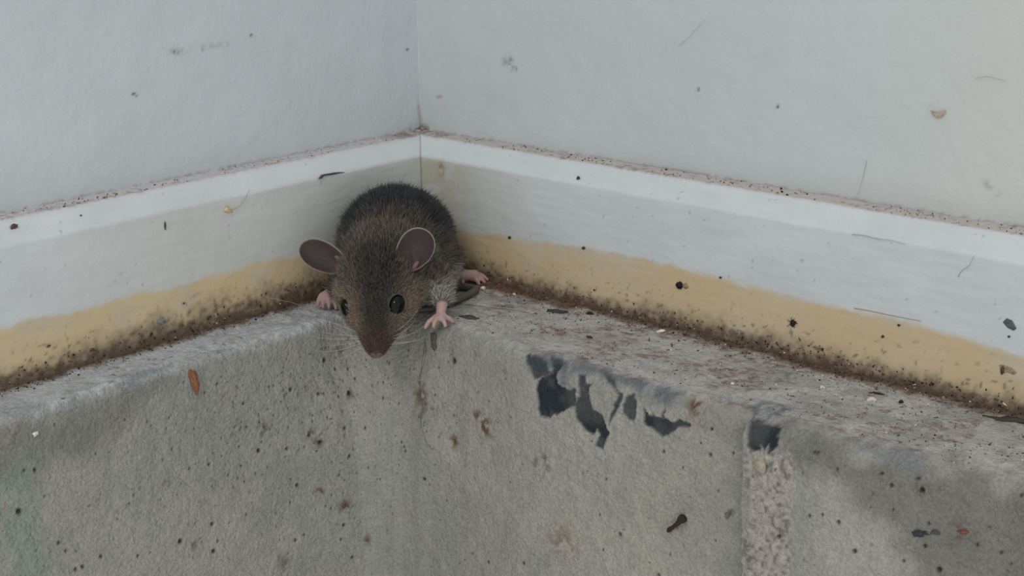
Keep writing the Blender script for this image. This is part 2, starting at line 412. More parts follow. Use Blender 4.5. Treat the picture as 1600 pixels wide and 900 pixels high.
def build_board(side):
    d0, d1, z1, z2 = BD2, BD1, BZ1, BZ2
    f = 0.05
    prof = []
    for d in np.linspace(0, d0-0.06, 16): prof.append((d, z2))
    for k in range(1, 6): a = k/6; prof.append((d0-0.06+0.10*a, z2-0.05*a*a))
    for t in np.linspace(0.06, 0.92, 16): prof.append((d0+(d1-d0)*t, z2-0.02+(z1-z2+0.02)*t-0.02*(1-t)))
    for k in range(1, 5): a = k/4; prof.append((d1-0.045+0.045*math.sin(a*math.pi/2), z1+0.035-0.11*a))
    for z in np.arange(z1-0.12, -0.02, -f): prof.append((d1+0.05*max(0, 1-z/1.5)**2, z))
    prof.append((d1+0.05, -0.06)); prof.append((0.5, -0.08))
    prof = np.array(prof)
    s = np.concatenate([np.arange(0, 22, f), np.arange(22, 55, 0.4)])
    D = np.repeat(prof[:, :1], len(s), 1); Z = np.repeat(prof[:, 1:], len(s), 1)
    S = s[None, :]*np.ones_like(D)+D*np.clip(1-s/3.0, 0, 1)[None, :]+0.004*np.clip(1-s/0.5, 0, 1)[None]
    d = D.ravel(); z = Z.ravel(); q = S.ravel()
    k0 = 20 if side == 'left' else 60
    n1 = fbm(q*0.5+k0, z*0.8, 4, 1); n2 = fbm(q*2+k0, z*3, 4, 2); n3 = fbm(q*8+k0, z*8, 3, 3); n4 = fbm(q*1.2+k0, z*9, 3, 4)
    col = np.ones((len(q), 3))*lin((200, 204, 206) if side == 'left' else (198, 204, 206))
    col *= (0.95+0.1*n1)[:, None]*(0.96+0.08*n4)[:, None]
    if side == 'left':
        col = mixc(col, (190, 190, 180), sstep(z1+0.05, z1-0.1, z)*0.55*sstep(17, 8, q))
    else:
        col = mixc(col, (190, 190, 178), sstep(z1+0.05, z1-0.1, z)*0.6*sstep(8, 2.5, q))
        col = mixc(col, (182, 170, 142), sstep(z1, z1-0.2, z)*0.5*sstep(4.2, 2.0, q+0.5*(n2-.5))*sstep(0.35, 0.6, n2))
        m = np.exp(-((q-2.12)/0.13)**2-((z-3.2)/0.22)**2)*sstep(0.3, 0.55, n3)
        col = mixc(col, (150, 106, 60), np.clip(m*0.9, 0, 1))
    # old yellow varnish showing below the paint
    if side == 'left': yt = np.interp(q, [0, 6, 10, 13, 15.5, 30], [1.5, 1.46, 1.47, 1.46, 1.56, 1.6])
    else: yt = np.interp(q, [0, 3.8, 7.4, 9.9, 11.8, 14.7, 18, 20.5, 30], [1.3, 1.46, 1.72, 1.78, 1.70, 1.6, 1.62, 1.38, 1.3])
    ym = sstep(0.10, -0.10, z-yt+0.25*(n2-.5)+0.12*(n1-.5))*(d > 1)
    ycol = (203, 183, 146) if side == 'left' else (199, 180, 148)
    col = mixc(col, ycol, ym*0.97)
    col = mixc(col, (197, 175, 136), ym*sstep(0.45, 0.7, n1)*0.5)
    col = mixc(col, (186, 182, 168), ym*sstep(0.55, 0.75, fbm(q*0.7+k0+9, z*1.5, 3, 5))*0.5)
    # grime rising from the ledge
    if side == 'left': gt = np.interp(q, [0, 6.4, 9.3, 11, 15.5, 30], [0.8, 0.95, 1.0, 0.88, 0.70, 0.6])
    else: gt = np.interp(q, [0, 3.5, 5, 7.4, 11.8, 15.6, 20.5, 30], [0.9, 0.85, 0.7, 0.62, 0.72, 0.6, 0.6, 0.6])
    gm = sstep(1.15, 0.1, z/gt+0.9*(n2-.5)+0.35*(n3-.5))*(d > 1)
    col = mixc(col, (116, 104, 88), gm*0.8)
    gm2 = sstep(0.75, 0.05, z/gt+0.9*(n3-.5))*(d > 1)
    col = mixc(col, (80, 64, 54), gm2*0.8)
    sp = sstep(0.74, 0.82, fbm(q*9+k0, z*9, 2, 6))*sstep(1.5, 0.3, z)*(d > 1)
    col = mixc(col, (88, 66, 50), sp*0.75)
    sp = sstep(0.86, 0.92, fbm(q*7+k0+40, z*7, 2, 7))*(d > 0.72)
    col = mixc(col, (140, 134, 128), sp*0.5)
    # dust on the top ledge
    nd = fbm(q*9+k0, d*9+z*2, 3, 3); nd2 = fbm(q*1.5+k0, d*3, 3, 5)
    tm = sstep(d0+0.05, d0-0.08, d)*(z > 3)
    dust = (188, 182, 181) if side == 'left' else (186, 174, 168)
    col = mixc(col, dust, tm*(0.7+0.3*nd))
    col = mixc(col, (104, 84, 76), tm*sstep(0.56, 0.7, nd)*sstep(0.35, 0.6, nd2)*(0.45 if side == 'left' else 0.65))
    col = mixc(col, (100, 78, 62), tm*sstep(2.2, 0.4, q)*sstep(0.4, 0.6, n2)*0.8)
    # dark joint at the mitre
    jm = sstep(0.05, 0.01, q-d)
    col = mixc(col, (128, 122, 114), jm*0.6)
    rel = 0.03*(n1-.5)+0.012*(n4-.5)+tm*0.05*(nd-.3)+ym*0.012*(n2-.5)
    d2 = d+np.where(d > 0.05, rel, 0)
    z2_ = z+np.where(tm > .5, rel, 0)
    V = np.column_stack([d2, -q, z2_]) if side == 'left' else np.column_stack([q, -d2, z2_])
    F = grid_faces(len(prof), len(s))
    if side == 'right': F = F[:, ::-1]
    ob = mesh_obj('baseboard_'+side, V, F, M_BOARD, col=np.clip(col, 0, 1))
    tag(ob, 'white painted skirting board with yellowed grimy foot on the %s wall' % side, None, kind='structure')
    return ob
build_board('left'); build_board('right')

def build_wall(side):
    s = np.concatenate([np.arange(0, 21, 0.06), np.arange(21, 56, 0.5)])
    zz = np.concatenate([[-0.5, 2.0], np.arange(3.8, 10.2, 0.06), np.arange(10.4, 40, 0.5)])
    q, z = [a.ravel() for a in np.meshgrid(s, zz)]
    k0 = 11 if side == 'left' else 71
    n1 = fbm(q*0.2+k0, z*0.2, 4, 1); n2 = fbm(q*1.5+k0, z*1.5, 4, 2); n3 = fbm(q*7+k0, z*7, 3, 3)
    col = np.ones((len(q), 3))*lin((195, 201, 204) if side == 'left' else (191, 197, 197))
    col *= (0.96+0.08*n1)[:, None]*(0.985+0.03*n2)[:, None]
    if side == 'right': col = mixc(col, (196, 199, 194), 0.6*sstep(13, 19.5, q))
    # dirt gathered right above the board and in the corner
    am = sstep(0.10, 0.0, z-4.0-0.05*(n2-.3))*sstep(0.42, 0.6, n3)
    col = mixc(col, (140, 124, 116), am*0.45)
    cm = 0.7*np.exp(-(q/0.5)**2-((z-4.05)/0.13)**2)*sstep(0.35, 0.6, n3)
    col = mixc(col, (92, 72, 56), np.clip(cm*1.2, 0, 1))
    cm = np.exp(-(q/0.10)**2)*sstep(5.6, 4.2, z)*sstep(0.4, 0.6, n2)
    col = mixc(col, (140, 132, 126), np.clip(cm, 0, 1)*0.5)
    def mark(q0, z0, q1, z1, r, c, s_):
        nonlocal col
        vx, vz = q1-q0, z1-z0
        t = np.clip(((q-q0)*vx+(z-z0)*vz)/(vx*vx+vz*vz+1e-9), 0, 1)
        dd = np.hypot(q-q0-t*vx, z-z0-t*vz)
        col = mixc(col, c, np.clip(np.exp(-(dd/r)**2)*sstep(0.35, 0.62, n3)*s_, 0, 1))
    if side == 'right':
        mark(3.67, 6.71, 4.07, 6.26, 0.05, (120, 122, 124), 0.9)
        mark(3.60, 6.45, 3.85, 6.30, 0.12, (128, 130, 132), 0.6)
        mark(3.85, 6.5, 4.1, 6.2, 0.09, (140, 140, 140), 0.5)
        mark(3.57, 7.62, 3.60, 7.5, 0.03, (110, 112, 114), 0.9)
        mark(18.7, 4.9, 18.95, 4.7, 0.08, (150, 150, 146), 0.7)
        mark(0.97, 5.15, 0.6, 5.05, 0.05, (150, 136, 128), 0.7)
        for a, b in ((17.09, 6.56), (10.54, 6.29), (18.35, 8.47), (13.0, 6.1)): mark(a, b, a+.02, b, 0.035, (70, 66, 62), 1.5)
    else:
        mark(9.34, 7.42, 8.2, 7.40, 0.10, (138, 142, 144), 0.4)
        mark(8.2, 7.42, 7.26, 7.42, 0.09, (142, 146, 148), 0.35)
        mark(8.20, 7.34, 8.14, 7.33, 0.035, (74, 74, 76), 1.2)
        mark(9.0, 7.38, 8.9, 7.33, 0.035, (84, 84, 86), 1.1)
        mark(10.4, 6.46, 10.2, 6.36, 0.03, (96, 98, 98), 1.1)
        mark(0.48, 6.56, 0.46, 6.56, 0.04, (70, 68, 66), 1.5)
        mark(6.43, 7.57, 6.41, 7.57, 0.04, (90, 90, 90), 1.3)
        mark(0.06, 4.9, 0.10, 4.55, 0.03, (140, 128, 118), 0.7)
    rel = 0.02*(n2-.5)+0.008*(n3-.5)+0.10*(n1-.5)*sstep(0, 2, q)
    V = np.column_stack([rel, -q, z]) if side == 'left' else np.column_stack([q, -rel, z])
    F = grid_faces(len(zz), len(s))
    if side == 'left': F = F[:, ::-1]
    ob = mesh_obj('wall_'+side, V, F, M_WALL, col=np.clip(col, 0, 1))
    tag(ob, 'off-white painted wall on the %s side of the corner' % side, None, kind='structure')
build_wall('left'); build_wall('right')

# ------------------------------------------------------------------ the mouse
from mathutils.bvhtree import BVHTree
MO = np.array([4.0, -4.0, 0.0])
RV = np.array([0.7413, 0.6713, 0.0]); RV /= np.linalg.norm(RV)
FV = np.array([RV[1], -RV[0], 0.0])
ZV = np.array([0, 0, 1.0])
def LW(p):
    p = np.atleast_2d(np.asarray(p, float))
    return MO+p[:, :1]*RV+p[:, 1:2]*FV+p[:, 2:3]*ZV
def WL(P):
    d = np.asarray(P)-MO
    return np.column_stack([d@RV, d@FV, d[:, 2]])

def ico(sub):
    bm = bmesh.new(); bmesh.ops.create_icosphere(bm, subdivisions=sub, radius=1)
    V = np.array([v.co[:] for v in bm.verts]); F = np.array([[v.index for v in f.verts] for f in bm.faces])
    bm.free(); return V, F
ICO3, ICO2 = ico(3), ico(2)

def mm(name, V, F, mat, **k):
    """mesh in mouse coordinates (left-handed frame, so the winding is turned round)"""
    F = F[:, ::-1].copy() if isinstance(F, np.ndarray) else [tuple(f)[::-1] for f in F]
    return mesh_obj(name, LW(V), F, mat, **k)

class Lumps:
    def __init__(self): self.V = []; self.F = []; self.n = 0
    def ball(self, c, r, big=True):
        V, F = ICO3 if big else ICO2
        r = np.ones(3)*r if np.isscalar(r) else np.asarray(r)
        P = V*r+np.asarray(c)
        self.V.append(P); self.F.append(F+self.n); self.n += len(P)
    def chain(self, pts, step=0.35):
        pts = np.asarray(pts, float)
        for p, q in zip(pts[:-1], pts[1:]):
            L = np.linalg.norm(q[:3]-p[:3]); n = max(2, int(L/(step*min(p[3], q[3])))+1)
            for t in np.linspace(0, 1, n):
                m = p*(1-t)+q*t
                self.ball(m[:3], m[3], m[3] > 0.3)

mouse = bpy.data.objects.new('mouse', None)
COL.objects.link(mouse)
mouse.empty_display_size = 0.02
mouse.location = Vector(MO*CM)
ORG['mouse'] = MO.copy()
tag(mouse, 'small grey-brown mouse with big ears peering head-down over the concrete ledge', 'mouse')

lump = Lumps()
lump.ball((-0.74, -1.10, 1.50), (1.42, 1.45, 1.42))
lump.ball((-0.76, -0.35, 1.66), (1.42, 1.35, 1.40))
lump.ball((-0.86, 0.55, 1.42), (1.26, 1.15, 1.16))
lump.ball((-1.00, 1.05, 1.28), (1.14, 0.95, 0.95))
lump.ball((0.10, -1.05, 0.92), (0.78, 1.0, 0.85))            # right haunch
lump.ball((-1.55, -0.85, 0.92), (0.75, 0.9, 0.82))           # left haunch
lump.ball((0.10, 0.55, 0.95), (0.52, 0.6, 0.62))             # right shoulder
lump.ball((-0.42, 1.45, 0.85), (0.62, 0.55, 0.55))            # cheeks
lump.ball((-1.72, 1.50, 0.80), (0.55, 0.5, 0.5))
lump.ball((-1.75, 0.45, 0.95), (0.48, 0.5, 0.6))             # left shoulder
HEAD = [(-1.08, 1.38, 1.28, 1.06, 0.82), (-1.06, 1.70, 0.92, 1.12, 0.80), (-1.06, 1.95, 0.62, 1.02, 0.72),
        (-1.07, 2.18, 0.36, 0.80, 0.60), (-1.08, 2.40, 0.12, 0.56, 0.47), (-1.09, 2.60, -0.12, 0.43, 0.36), (-1.09, 2.77, -0.32, 0.31, 0.27), (-1.09, 2.88, -0.46, 0.19, 0.17)]
HEAD = np.array(HEAD)
for p, q in zip(HEAD[:-1], HEAD[1:]):
    for t in (0, 0.33, 0.67):
        m = p*(1-t)+q*t
        lump.ball(m[:3], (m[3], m[4], m[4]))
lump.ball(HEAD[-1][:3], (0.16, 0.15, 0.15))
LIMBS = [
    [(0.25, 0.8, 1.0, .46), (0.58, 1.22, 0.78, .30), (0.64, 1.60, 0.52, .17), (0.60, 1.82, 0.26, .135)],
    [(0.56, 1.88, .21, .13), (0.42, 1.98, .20, .075), (0.28, 2.08, .13, .068), (0.19, 2.12, -.02, .05)],
    [(0.58, 1.90, .21, .13), (0.50, 2.05, .20, .075), (0.45, 2.14, .14, .068), (0.42, 2.18, .03, .05)],
    [(0.62, 1.90, .21, .13), (0.66, 2.02, .18, .075), (0.71, 2.09, .13, .066), (0.74, 2.13, .03, .05)],
    [(0.65, 1.86, .21, .13), (0.76, 1.88, .19, .075), (0.86, 1.87, .14, .066), (0.94, 1.86, .06, .05)],
    [(-1.9, 0.55, .85, .42), (-2.25, 0.42, .62, .26), (-2.48, 0.30, .48, .18), (-2.62, 0.32, .42, .17)],
    [(-2.68, .32, .42, .13), (-2.84, .36, .40, .075), (-2.91, .40, .28, .068), (-2.94, .45, .13, .052)],
    [(-2.66, .34, .42, .13), (-2.74, .42, .40, .078), (-2.77, .47, .26, .070), (-2.78, .52, .10, .052)],
    [(-2.60, .35, .41, .13), (-2.61, .45, .38, .078), (-2.61, .51, .25, .070), (-2.61, .57, .10, .052)],
    [(-2.55, .34, .38, .13), (-2.47, .46, .33, .072), (-2.43, .54, .20, .064), (-2.41, .60, .08, .05)],
    [(0.45, -1.55, .45, .30), (0.90, -1.60, .38, .19), (1.20, -1.64, .37, .17), (1.45, -1.68, .35, .17)],
    [(1.42, -1.78, .30, .11), (1.60, -1.84, .33, .075), (1.74, -1.88, .24, .055)],
    [(1.46, -1.74, .30, .11), (1.68, -1.74, .31, .075), (1.82, -1.74, .19, .055)],
    [(1.46, -1.68, .28, .11), (1.62, -1.62, .28, .075), (1.74, -1.58, .16, .055)],
    [(1.40, -1.64, .26, .11), (1.50, -1.54, .25, .072), (1.58, -1.48, .14, .055)],
    [(1.02, -1.64, .28, .11), (1.08, -1.54, .24, .066), (1.12, -1.48, .15, .052)],
]
TAIL = [(0.0, -1.5, .55, .28), (0.55, -1.35, .22, .16), (1.10, -1.22, .14, .125), (1.42, -1.02, .13, .12), (1.50, -0.82, .14, .115), (1.36, -0.52, .14, .11), (1.05, 0.0, .14, .10), (0.78, 0.42, .13, .092), (0.3, 0.85, .12, .08), (-0.3, 0.95, .10, .06), (-0.8, 0.8, .09, .04)]
for c in LIMBS: lump.chain(c)
lump.chain(TAIL)
LV = np.concatenate(lump.V); LF = np.concatenate(lump.F)
tmp_me = bpy.data.meshes.new('tmp'); tmp_me.from_pydata(LV.tolist(), [], LF.tolist()); tmp_me.update()
tmp = bpy.data.objects.new('tmp', tmp_me); COL.objects.link(tmp)
md = tmp.modifiers.new('r', 'REMESH'); md.mode = 'VOXEL'; md.voxel_size = 0.026; md.adaptivity = 0
dg = bpy.context.evaluated_depsgraph_get()
em = bpy.data.meshes.new_from_object(tmp.evaluated_get(dg))
bpy.data.objects.remove(tmp, do_unlink=True)
nv = len(em.vertices)
BV = np.empty(nv*3); em.vertices.foreach_get('co', BV); BV = BV.reshape(-1, 3)
BE = np.empty(len(em.edges)*2, int); em.edges.foreach_get('vertices', BE); BE = BE.reshape(-1, 2)
quads = all(p.loop_total == 4 for p in em.polygons)
BF = np.empty(len(em.loops), int); em.loops.foreach_get('vertex_index', BF)
BF = BF.reshape(-1, 4) if quads else [list(p.vertices) for p in em.polygons]

def seg_dist(P, chain):
    """distance from chain of tapered capsules (negative inside)"""
    best = np.full(len(P), 1e9)
    c = np.asarray(chain, float)
    for p, q in zip(c[:-1], c[1:]):
        v = q[:3]-p[:3]
        t = np.clip(((P-p[:3])@v)/(v@v+1e-12), 0, 1)
        d = np.linalg.norm(P-p[:3]-t[:, None]*v, axis=1)-(p[3]+(q[3]-p[3])*t)
        best = np.minimum(best, d)
    return best
def bare_dist(P):
    b = np.full(len(P), 1e9)
    for i, c in enumerate(LIMBS):
        c2 = c
        if i == 0: c2 = [(0.64, 1.72, .38, .16), c[3]]
        if i == 5: c2 = [(-2.52, .30, .46, .17), c[3]]
        if i == 10: c2 = c[1:]
        b = np.minimum(b, seg_dist(P, c2))
    b = np.minimum(b, seg_dist(P, TAIL[1:]))
    return b
bare0 = bare_dist(BV)
wgt = 0.10+0.45*sstep(0.05, 0.35, bare0)
snout_d = np.linalg.norm(BV-HEAD[-1][:3], axis=1)
wgt = np.minimum(wgt, 0.25+0.30*sstep(0.3, 1.2, snout_d))
deg = np.bincount(BE.ravel(), minlength=nv).astype(float)
for it in range(46):
    acc = np.zeros_like(BV)
    for k in range(3):
        acc[:, k] = np.bincount(BE[:, 0], BV[BE[:, 1], k], nv)+np.bincount(BE[:, 1], BV[BE[:, 0], k], nv)
    kk = wgt if it < 6 else np.where(bare0 < 0.06, 0, wgt)
    BV += (acc/deg[:, None]-BV)*kk[:, None]

def regions(P):
    """fur colour (linear) at local points P, plus the bare-skin mask"""
    r, a, z = P.T
    dn = np.linalg.norm(P-HEAD[-1][:3], axis=1)
    n = fbm(r*3+a*1.3+7, z*3-a*1.7+5, 3, 2)
    col = np.ones((len(P), 3))*lin((100, 93, 86))
    back = sstep(1.0, 0.1, a)*sstep(1.3, 2.4, z+0.25*(n-.5)-0.12*np.abs(r+0.7))
    col = mixc(col, (50, 52, 55), back*0.97)
    col = mixc(col, (106, 98, 88), sstep(0.2, 0.9, a)*sstep(1.5, 1.0, a)*0.6)
    head = sstep(1.0, 1.5, a-0.2*(z-1))
    top = head*sstep(0.95, 0.2, np.abs(r+1.07)/np.clip(0.50+0.60*(dn-0.6)/1.8, 0.3, 1.3))
    col = mixc(col, (134, 120, 104), head*0.85*(0.25+0.75*sstep(1.35, 0.85, z)))
    col = mixc(col, (66, 63, 60), top*0.92)
    col = mixc(col, (92, 70, 61), sstep(0.95, 0.35, dn)*0.8)
    flank = sstep(1.15, 0.75, z-0.30*sstep(0.7, 1.1, r))*sstep(1.9, 1.6, a)*(1-sstep(0.9, 1.3, a)*sstep(0.35, 0.0, r))
    col = mixc(col, (172, 168, 162), flank*sstep(-2.6, -2.3, -np.abs(r+0.7)-0.9+0*r)*np.where(a > -1.3, 0.9, 0.3))
    return col
BCOL = regions(BV)*0.55
skinm = sstep(0.09, 0.03, bare0)
BCOL = BCOL*(1-skinm[:, None])+lin((172, 142, 138))[None]*skinm[:, None]
tm_ = sstep(0.06, 0.02, seg_dist(BV, TAIL[1:]))
BCOL = mixc(BCOL, (92, 80, 77), tm_)
body = mm('body', BV, BF, M_SKIN, parent=mouse, col=BCOL, origin=MO)
nrm = np.empty(nv*3); body.data.vertices.foreach_get('normal', nrm); nrm = nrm.reshape(-1, 3)
nrm = np.column_stack([nrm@RV, nrm@FV, nrm[:, 2]])
BT = BF[:, [0, 1, 2, 0, 2, 3]].reshape(-1, 3) if quads else np.array([[f[0], f[i], f[i+1]] for f in BF for i in range(1, len(f)-1)])
bvh = BVHTree.FromPolygons([Vector(v) for v in BV], BT.tolist())
def on_body(p):
    loc, n, i, d = bvh.find_nearest(Vector(p))
    return np.array(loc), np.array(n)

# eyes
EYES = []
for guess, rad, sink in (((-0.55, 2.45, 0.74), (0.228, 0.29), 0.03), ((-1.78, 2.15, 0.60), (0.18, 0.26), 0.03)):
    p, n = on_body(guess)
    V, F = ico(4)
    ax = np.cross(n, np.cross(np.array([0.40 if guess[0] > -1 else -0.35, -0.3, 1.0]), n)); ax /= np.linalg.norm(ax)
    sd = np.cross(ax, n)
    P = V[:, :1]*sd*rad[0]+V[:, 1:2]*ax*rad[1]+V[:, 2:3]*n*rad[0]*0.9
    c = p-n*(rad[0]*0.32)
    EYES.append((c, max(rad)))
    mm('eye', P+c, F, M_EYE, parent=mouse, origin=LW(c)[0])

# nose pad
V, F = ico(3)
c = HEAD[-1][:3]+np.array([0, 0.05, -0.03])
P = V*np.array([0.18, 0.12, 0.12])
P[:, 1] -= 0.05*np.exp(-(V[:, 0]/0.18)**2)*(V[:, 1] > 0)
for s_ in (-1, 1):
    d = np.linalg.norm(V-np.array([0.62*s_, 0.7, -0.25])/np.linalg.norm([0.62, 0.7, 0.25]), axis=1)
    P -= V*(0.05*np.exp(-(d/0.22)**2))[:, None]
ncol = np.ones((len(V), 3))*lin((100, 78, 74))
mm('nose', P+c, F, M_SKIN, parent=mouse, col=ncol, origin=LW(c)[0])

# ears
def make_ear(base, tip, face, width, depth, inner, fold_side):
    base, tip, face = map(lambda v: np.asarray(v, float), (base, tip, face))
    eu = tip-base; H = np.linalg.norm(eu); eu /= H
    n = face-(face@eu)*eu; n /= np.linalg.norm(n)
    es = np.cross(n, eu)*-1
    c = base+eu*H*0.5
    ns, nt = 16, 56
    s = np.linspace(0, 1, ns); th = np.linspace(0, 2*math.pi, nt, endpoint=False)
    S, T = np.meshgrid(s, th, indexing='ij')
    X = width*0.5*np.sin(T)*(0.93+0.14*np.cos(T))*S; Y = H*0.5*np.cos(T)*S
    low = sstep(0.1, -1.0, Y/(H*0.5))
    dep = -depth*(1-S**2.2)-0.10*low+0.05*S**5+0.14*low*np.abs(np.sin(T))*S**3
    wob = 0.02*(vnoise(T*2, S*2, 3)-.5)
    Pin = c+X[..., None]*es+Y[..., None]*eu+(dep+wob)[..., None]*n
    thick = 0.045*(1-0.55*S**3)+0.05*low*(1-S)
    Pout = Pin-thick[..., None]*n
    # small soft rim
    V = np.concatenate([Pin.reshape(-1, 3), Pout.reshape(-1, 3)])
    F = []
    def idx(i, j, o): return o+i*nt+(j % nt)
    o2 = ns*nt
    for i in range(ns-1):
        for j in range(nt):
            F.append((idx(i, j, 0), idx(i+1, j, 0), idx(i+1, j+1, 0), idx(i, j+1, 0)))
            F.append((idx(i, j+1, o2), idx(i+1, j+1, o2), idx(i+1, j, o2), idx(i, j, o2)))
    for j in range(nt):
        F.append((idx(ns-1, j, 0), idx(ns-1, j, o2), idx(ns-1, j+1, o2), idx(ns-1, j+1, 0)))
    F = np.array(F)
    sr = S.ravel(); lw = low.ravel()
    ci = np.ones((len(sr), 3))*lin(inner)
    ci = mixc(ci, (128, 96, 94), sstep(0.2, 0.9, lw)*0.55)
    ci = mixc(ci, (60, 52, 52), sstep(0.75, 0.2, sr)*0.4)
    ci = mixc(ci, (168, 160, 156), sstep(0.93, 0.985, sr)*0.85*sstep(0.95, 0.5, lw))
    co = np.ones((len(sr), 3))*lin((78, 70, 66))
    co = mixc(co, (168, 160, 156), sstep(0.93, 1.0, sr)*0.7)
    ear = mm('ear', V, F, M_EAR, parent=mouse, col=np.concatenate([ci, co]), origin=LW(base)[0])
    # the little upright lobe inside the ear opening
    Vs, Fs = ico(3)
    fc = base+eu*H*0.24+es*width*0.22*fold_side-n*0.10
    Pf = Vs[:, :1]*es*0.07+Vs[:, 1:2]*eu*0.17+Vs[:, 2:3]*n*0.05
    mm('ear_lobe', Pf+fc, Fs, M_EAR, parent=ear, col=np.ones((len(Vs), 3))*lin((112, 90, 87)), origin=LW(base)[0])
    return base, eu, n, H
EARS = [make_ear((-0.44, 1.86, 1.52), (0.30, 1.56, 2.56), (-0.12, 0.9, 0.35), 1.06, 0.36, (74, 65, 63), -1)]
EARS.append(make_ear((-1.92, 1.50, 1.46), (-3.24, 1.20, 2.10), (0.10, 0.85, 0.55), 0.90, 0.34, (74, 65, 62), -1))

# fur: every hair a thin tapered three-sided blade rooted in the skin
def build_fur(n_try=125000):
    A = BV[BT[:, 0]]; B = BV[BT[:, 1]]; C = BV[BT[:, 2]]
    ar = np.linalg.norm(np.cross(B-A, C-A), axis=1)*0.5
    vis = (A[:, 2] > 0.12) | (A[:, 1] > 1.5)
    dnose = np.linalg.norm(A-HEAD[-1][:3], axis=1)
    dens = ar*vis*(1+1.6*sstep(2.6, 0.8, dnose))*(1+0.3*(A[:, 1] > -0.5))
    g = np.random.default_rng(21)
    f = g.choice(len(BT), n_try, p=dens/dens.sum())
    u, v = g.random(n_try), g.random(n_try)
    k = u+v > 1; u[k] = 1-u[k]; v[k] = 1-v[k]
    P = A[f]+(B[f]-A[f])*u[:, None]+(C[f]-A[f])*v[:, None]
    N = nrm[BT[f, 0]]*(1-u-v)[:, None]+nrm[BT[f, 1]]*u[:, None]+nrm[BT[f, 2]]*v[:, None]
    N /= np.linalg.norm(N, axis=1)[:, None]+1e-9
    keep = bare_dist(P) > 0.05+0.03*g.random(n_try)
    for c, r in EYES:
        keep &= np.linalg.norm(P-c, axis=1) > r*1.02
    dn = np.linalg.norm(P-HEAD[-1][:3], axis=1)
    keep &= dn > 0.17
    for b_, eu_, n_, H_ in EARS:                                        # no hair growing through the ear openings
        q = P-(b_+eu_*H_*0.5); h = q@n_; rad_ = np.linalg.norm(q-h[:, None]*n_, axis=1)
        keep &= ~((h > -0.62) & (h < 0.4) & (rad_ < 0.50))
    P, N, dn = P[keep], N[keep], dn[keep]
    n = len(P)
    flow = P-HEAD[-1][:3]
    flow[:, 2] -= 0.55*sstep(0.8, -1.0, P[:, 1])*np.abs(flow[:, 1])      # hair hangs down over the rump
    flow -= (flow*N).sum(1)[:, None]*N
    flow /= np.linalg.norm(flow, axis=1)[:, None]+1e-9
    ln = np.interp(dn, [0.15, 0.5, 1.0, 1.8, 2.6, 3.6, 6], [0.05, 0.08, 0.11, 0.15, 0.22, 0.34, 0.42])*(0.7+0.55*g.random(n))
    guard = g.random(n) < 0.06
    ln = np.where(guard, ln*1.35, ln)
    lift = np.interp(dn, [0.2, 1.5, 3, 6], [0.35, 0.45, 0.55, 0.66])+0.14*g.standard_normal(n)
    cl = np.column_stack([vnoise(P[:, 0]*5+P[:, 2]*4, P[:, 1]*5+P[:, 2]*3, i)-.5 for i in range(3)])
    d0 = N*lift[:, None]+flow*(1-lift)[:, None]+cl*0.35+0.12*g.standard_normal((n, 3))
    d0 /= np.linalg.norm(d0, axis=1)[:, None]
    d1 = d0+flow*0.45-np.array([0, 0, 0.12])+0.10*g.standard_normal((n, 3))
    d1 /= np.linalg.norm(d1, axis=1)[:, None]
    mid = P+d0*(ln*0.55)[:, None]
    tip = mid+d1*(ln*0.45)[:, None]
    root = P-N*0.015
    rad = np.interp(dn, [0.2, 1.5, 4], [0.0050, 0.0072, 0.0085])*(0.8+0.4*g.random(n))
    e1 = np.cross(d0, g.standard_normal((n, 3))); e1 /= np.linalg.norm(e1, axis=1)[:, None]+1e-9
    e2 = np.cross(d0, e1)
    V = np.empty((n, 7, 3)); Cc = np.empty((n, 7, 3))
    for j in range(3):
        a = 2*math.pi*j/3
        o = (e1*math.cos(a)+e2*math.sin(a))*rad[:, None]
        V[:, j] = root+o; V[:, 3+j] = mid+o*0.75
    V[:, 6] = tip
    base = regions(P)
    val = 0.72+0.5*g.random(n)
    t = g.random(n)
    tipc = base*1.25
    tick = (t < 0.28)
    tipc[tick] = base[tick]*2.3*np.array([1.06, 1.0, 0.88])+0.03
    dk = (t > 0.74)
    tipc[dk] = base[dk]*0.3
    midc = base*0.95*val[:, None]
    midc[dk] *= 0.45
    midc[tick] *= 1.25
    Cc[:, :3] = (base*0.35)[:, None]
    Cc[:, 3:6] = midc[:, None]
    Cc[:, 6] = tipc*val[:, None]
    off = (np.arange(n)*7)[:, None, None]
    tri = np.array([[0, 1, 4], [0, 4, 3], [1, 2, 5], [1, 5, 4], [2, 0, 3], [2, 3, 5], [3, 4, 6], [4, 5, 6], [5, 3, 6]])
    F = (off+tri[None]).reshape(-1, 3)
    ob = mm('fur', V.reshape(-1, 3), F, M_FUR, parent=mouse, col=np.clip(Cc.reshape(-1, 3)*FUR_GAIN, 0, 1), smooth=False, origin=MO)
    tag(ob, kind='stuff')
    return ob
FUR_GAIN = 1.15
build_fur()

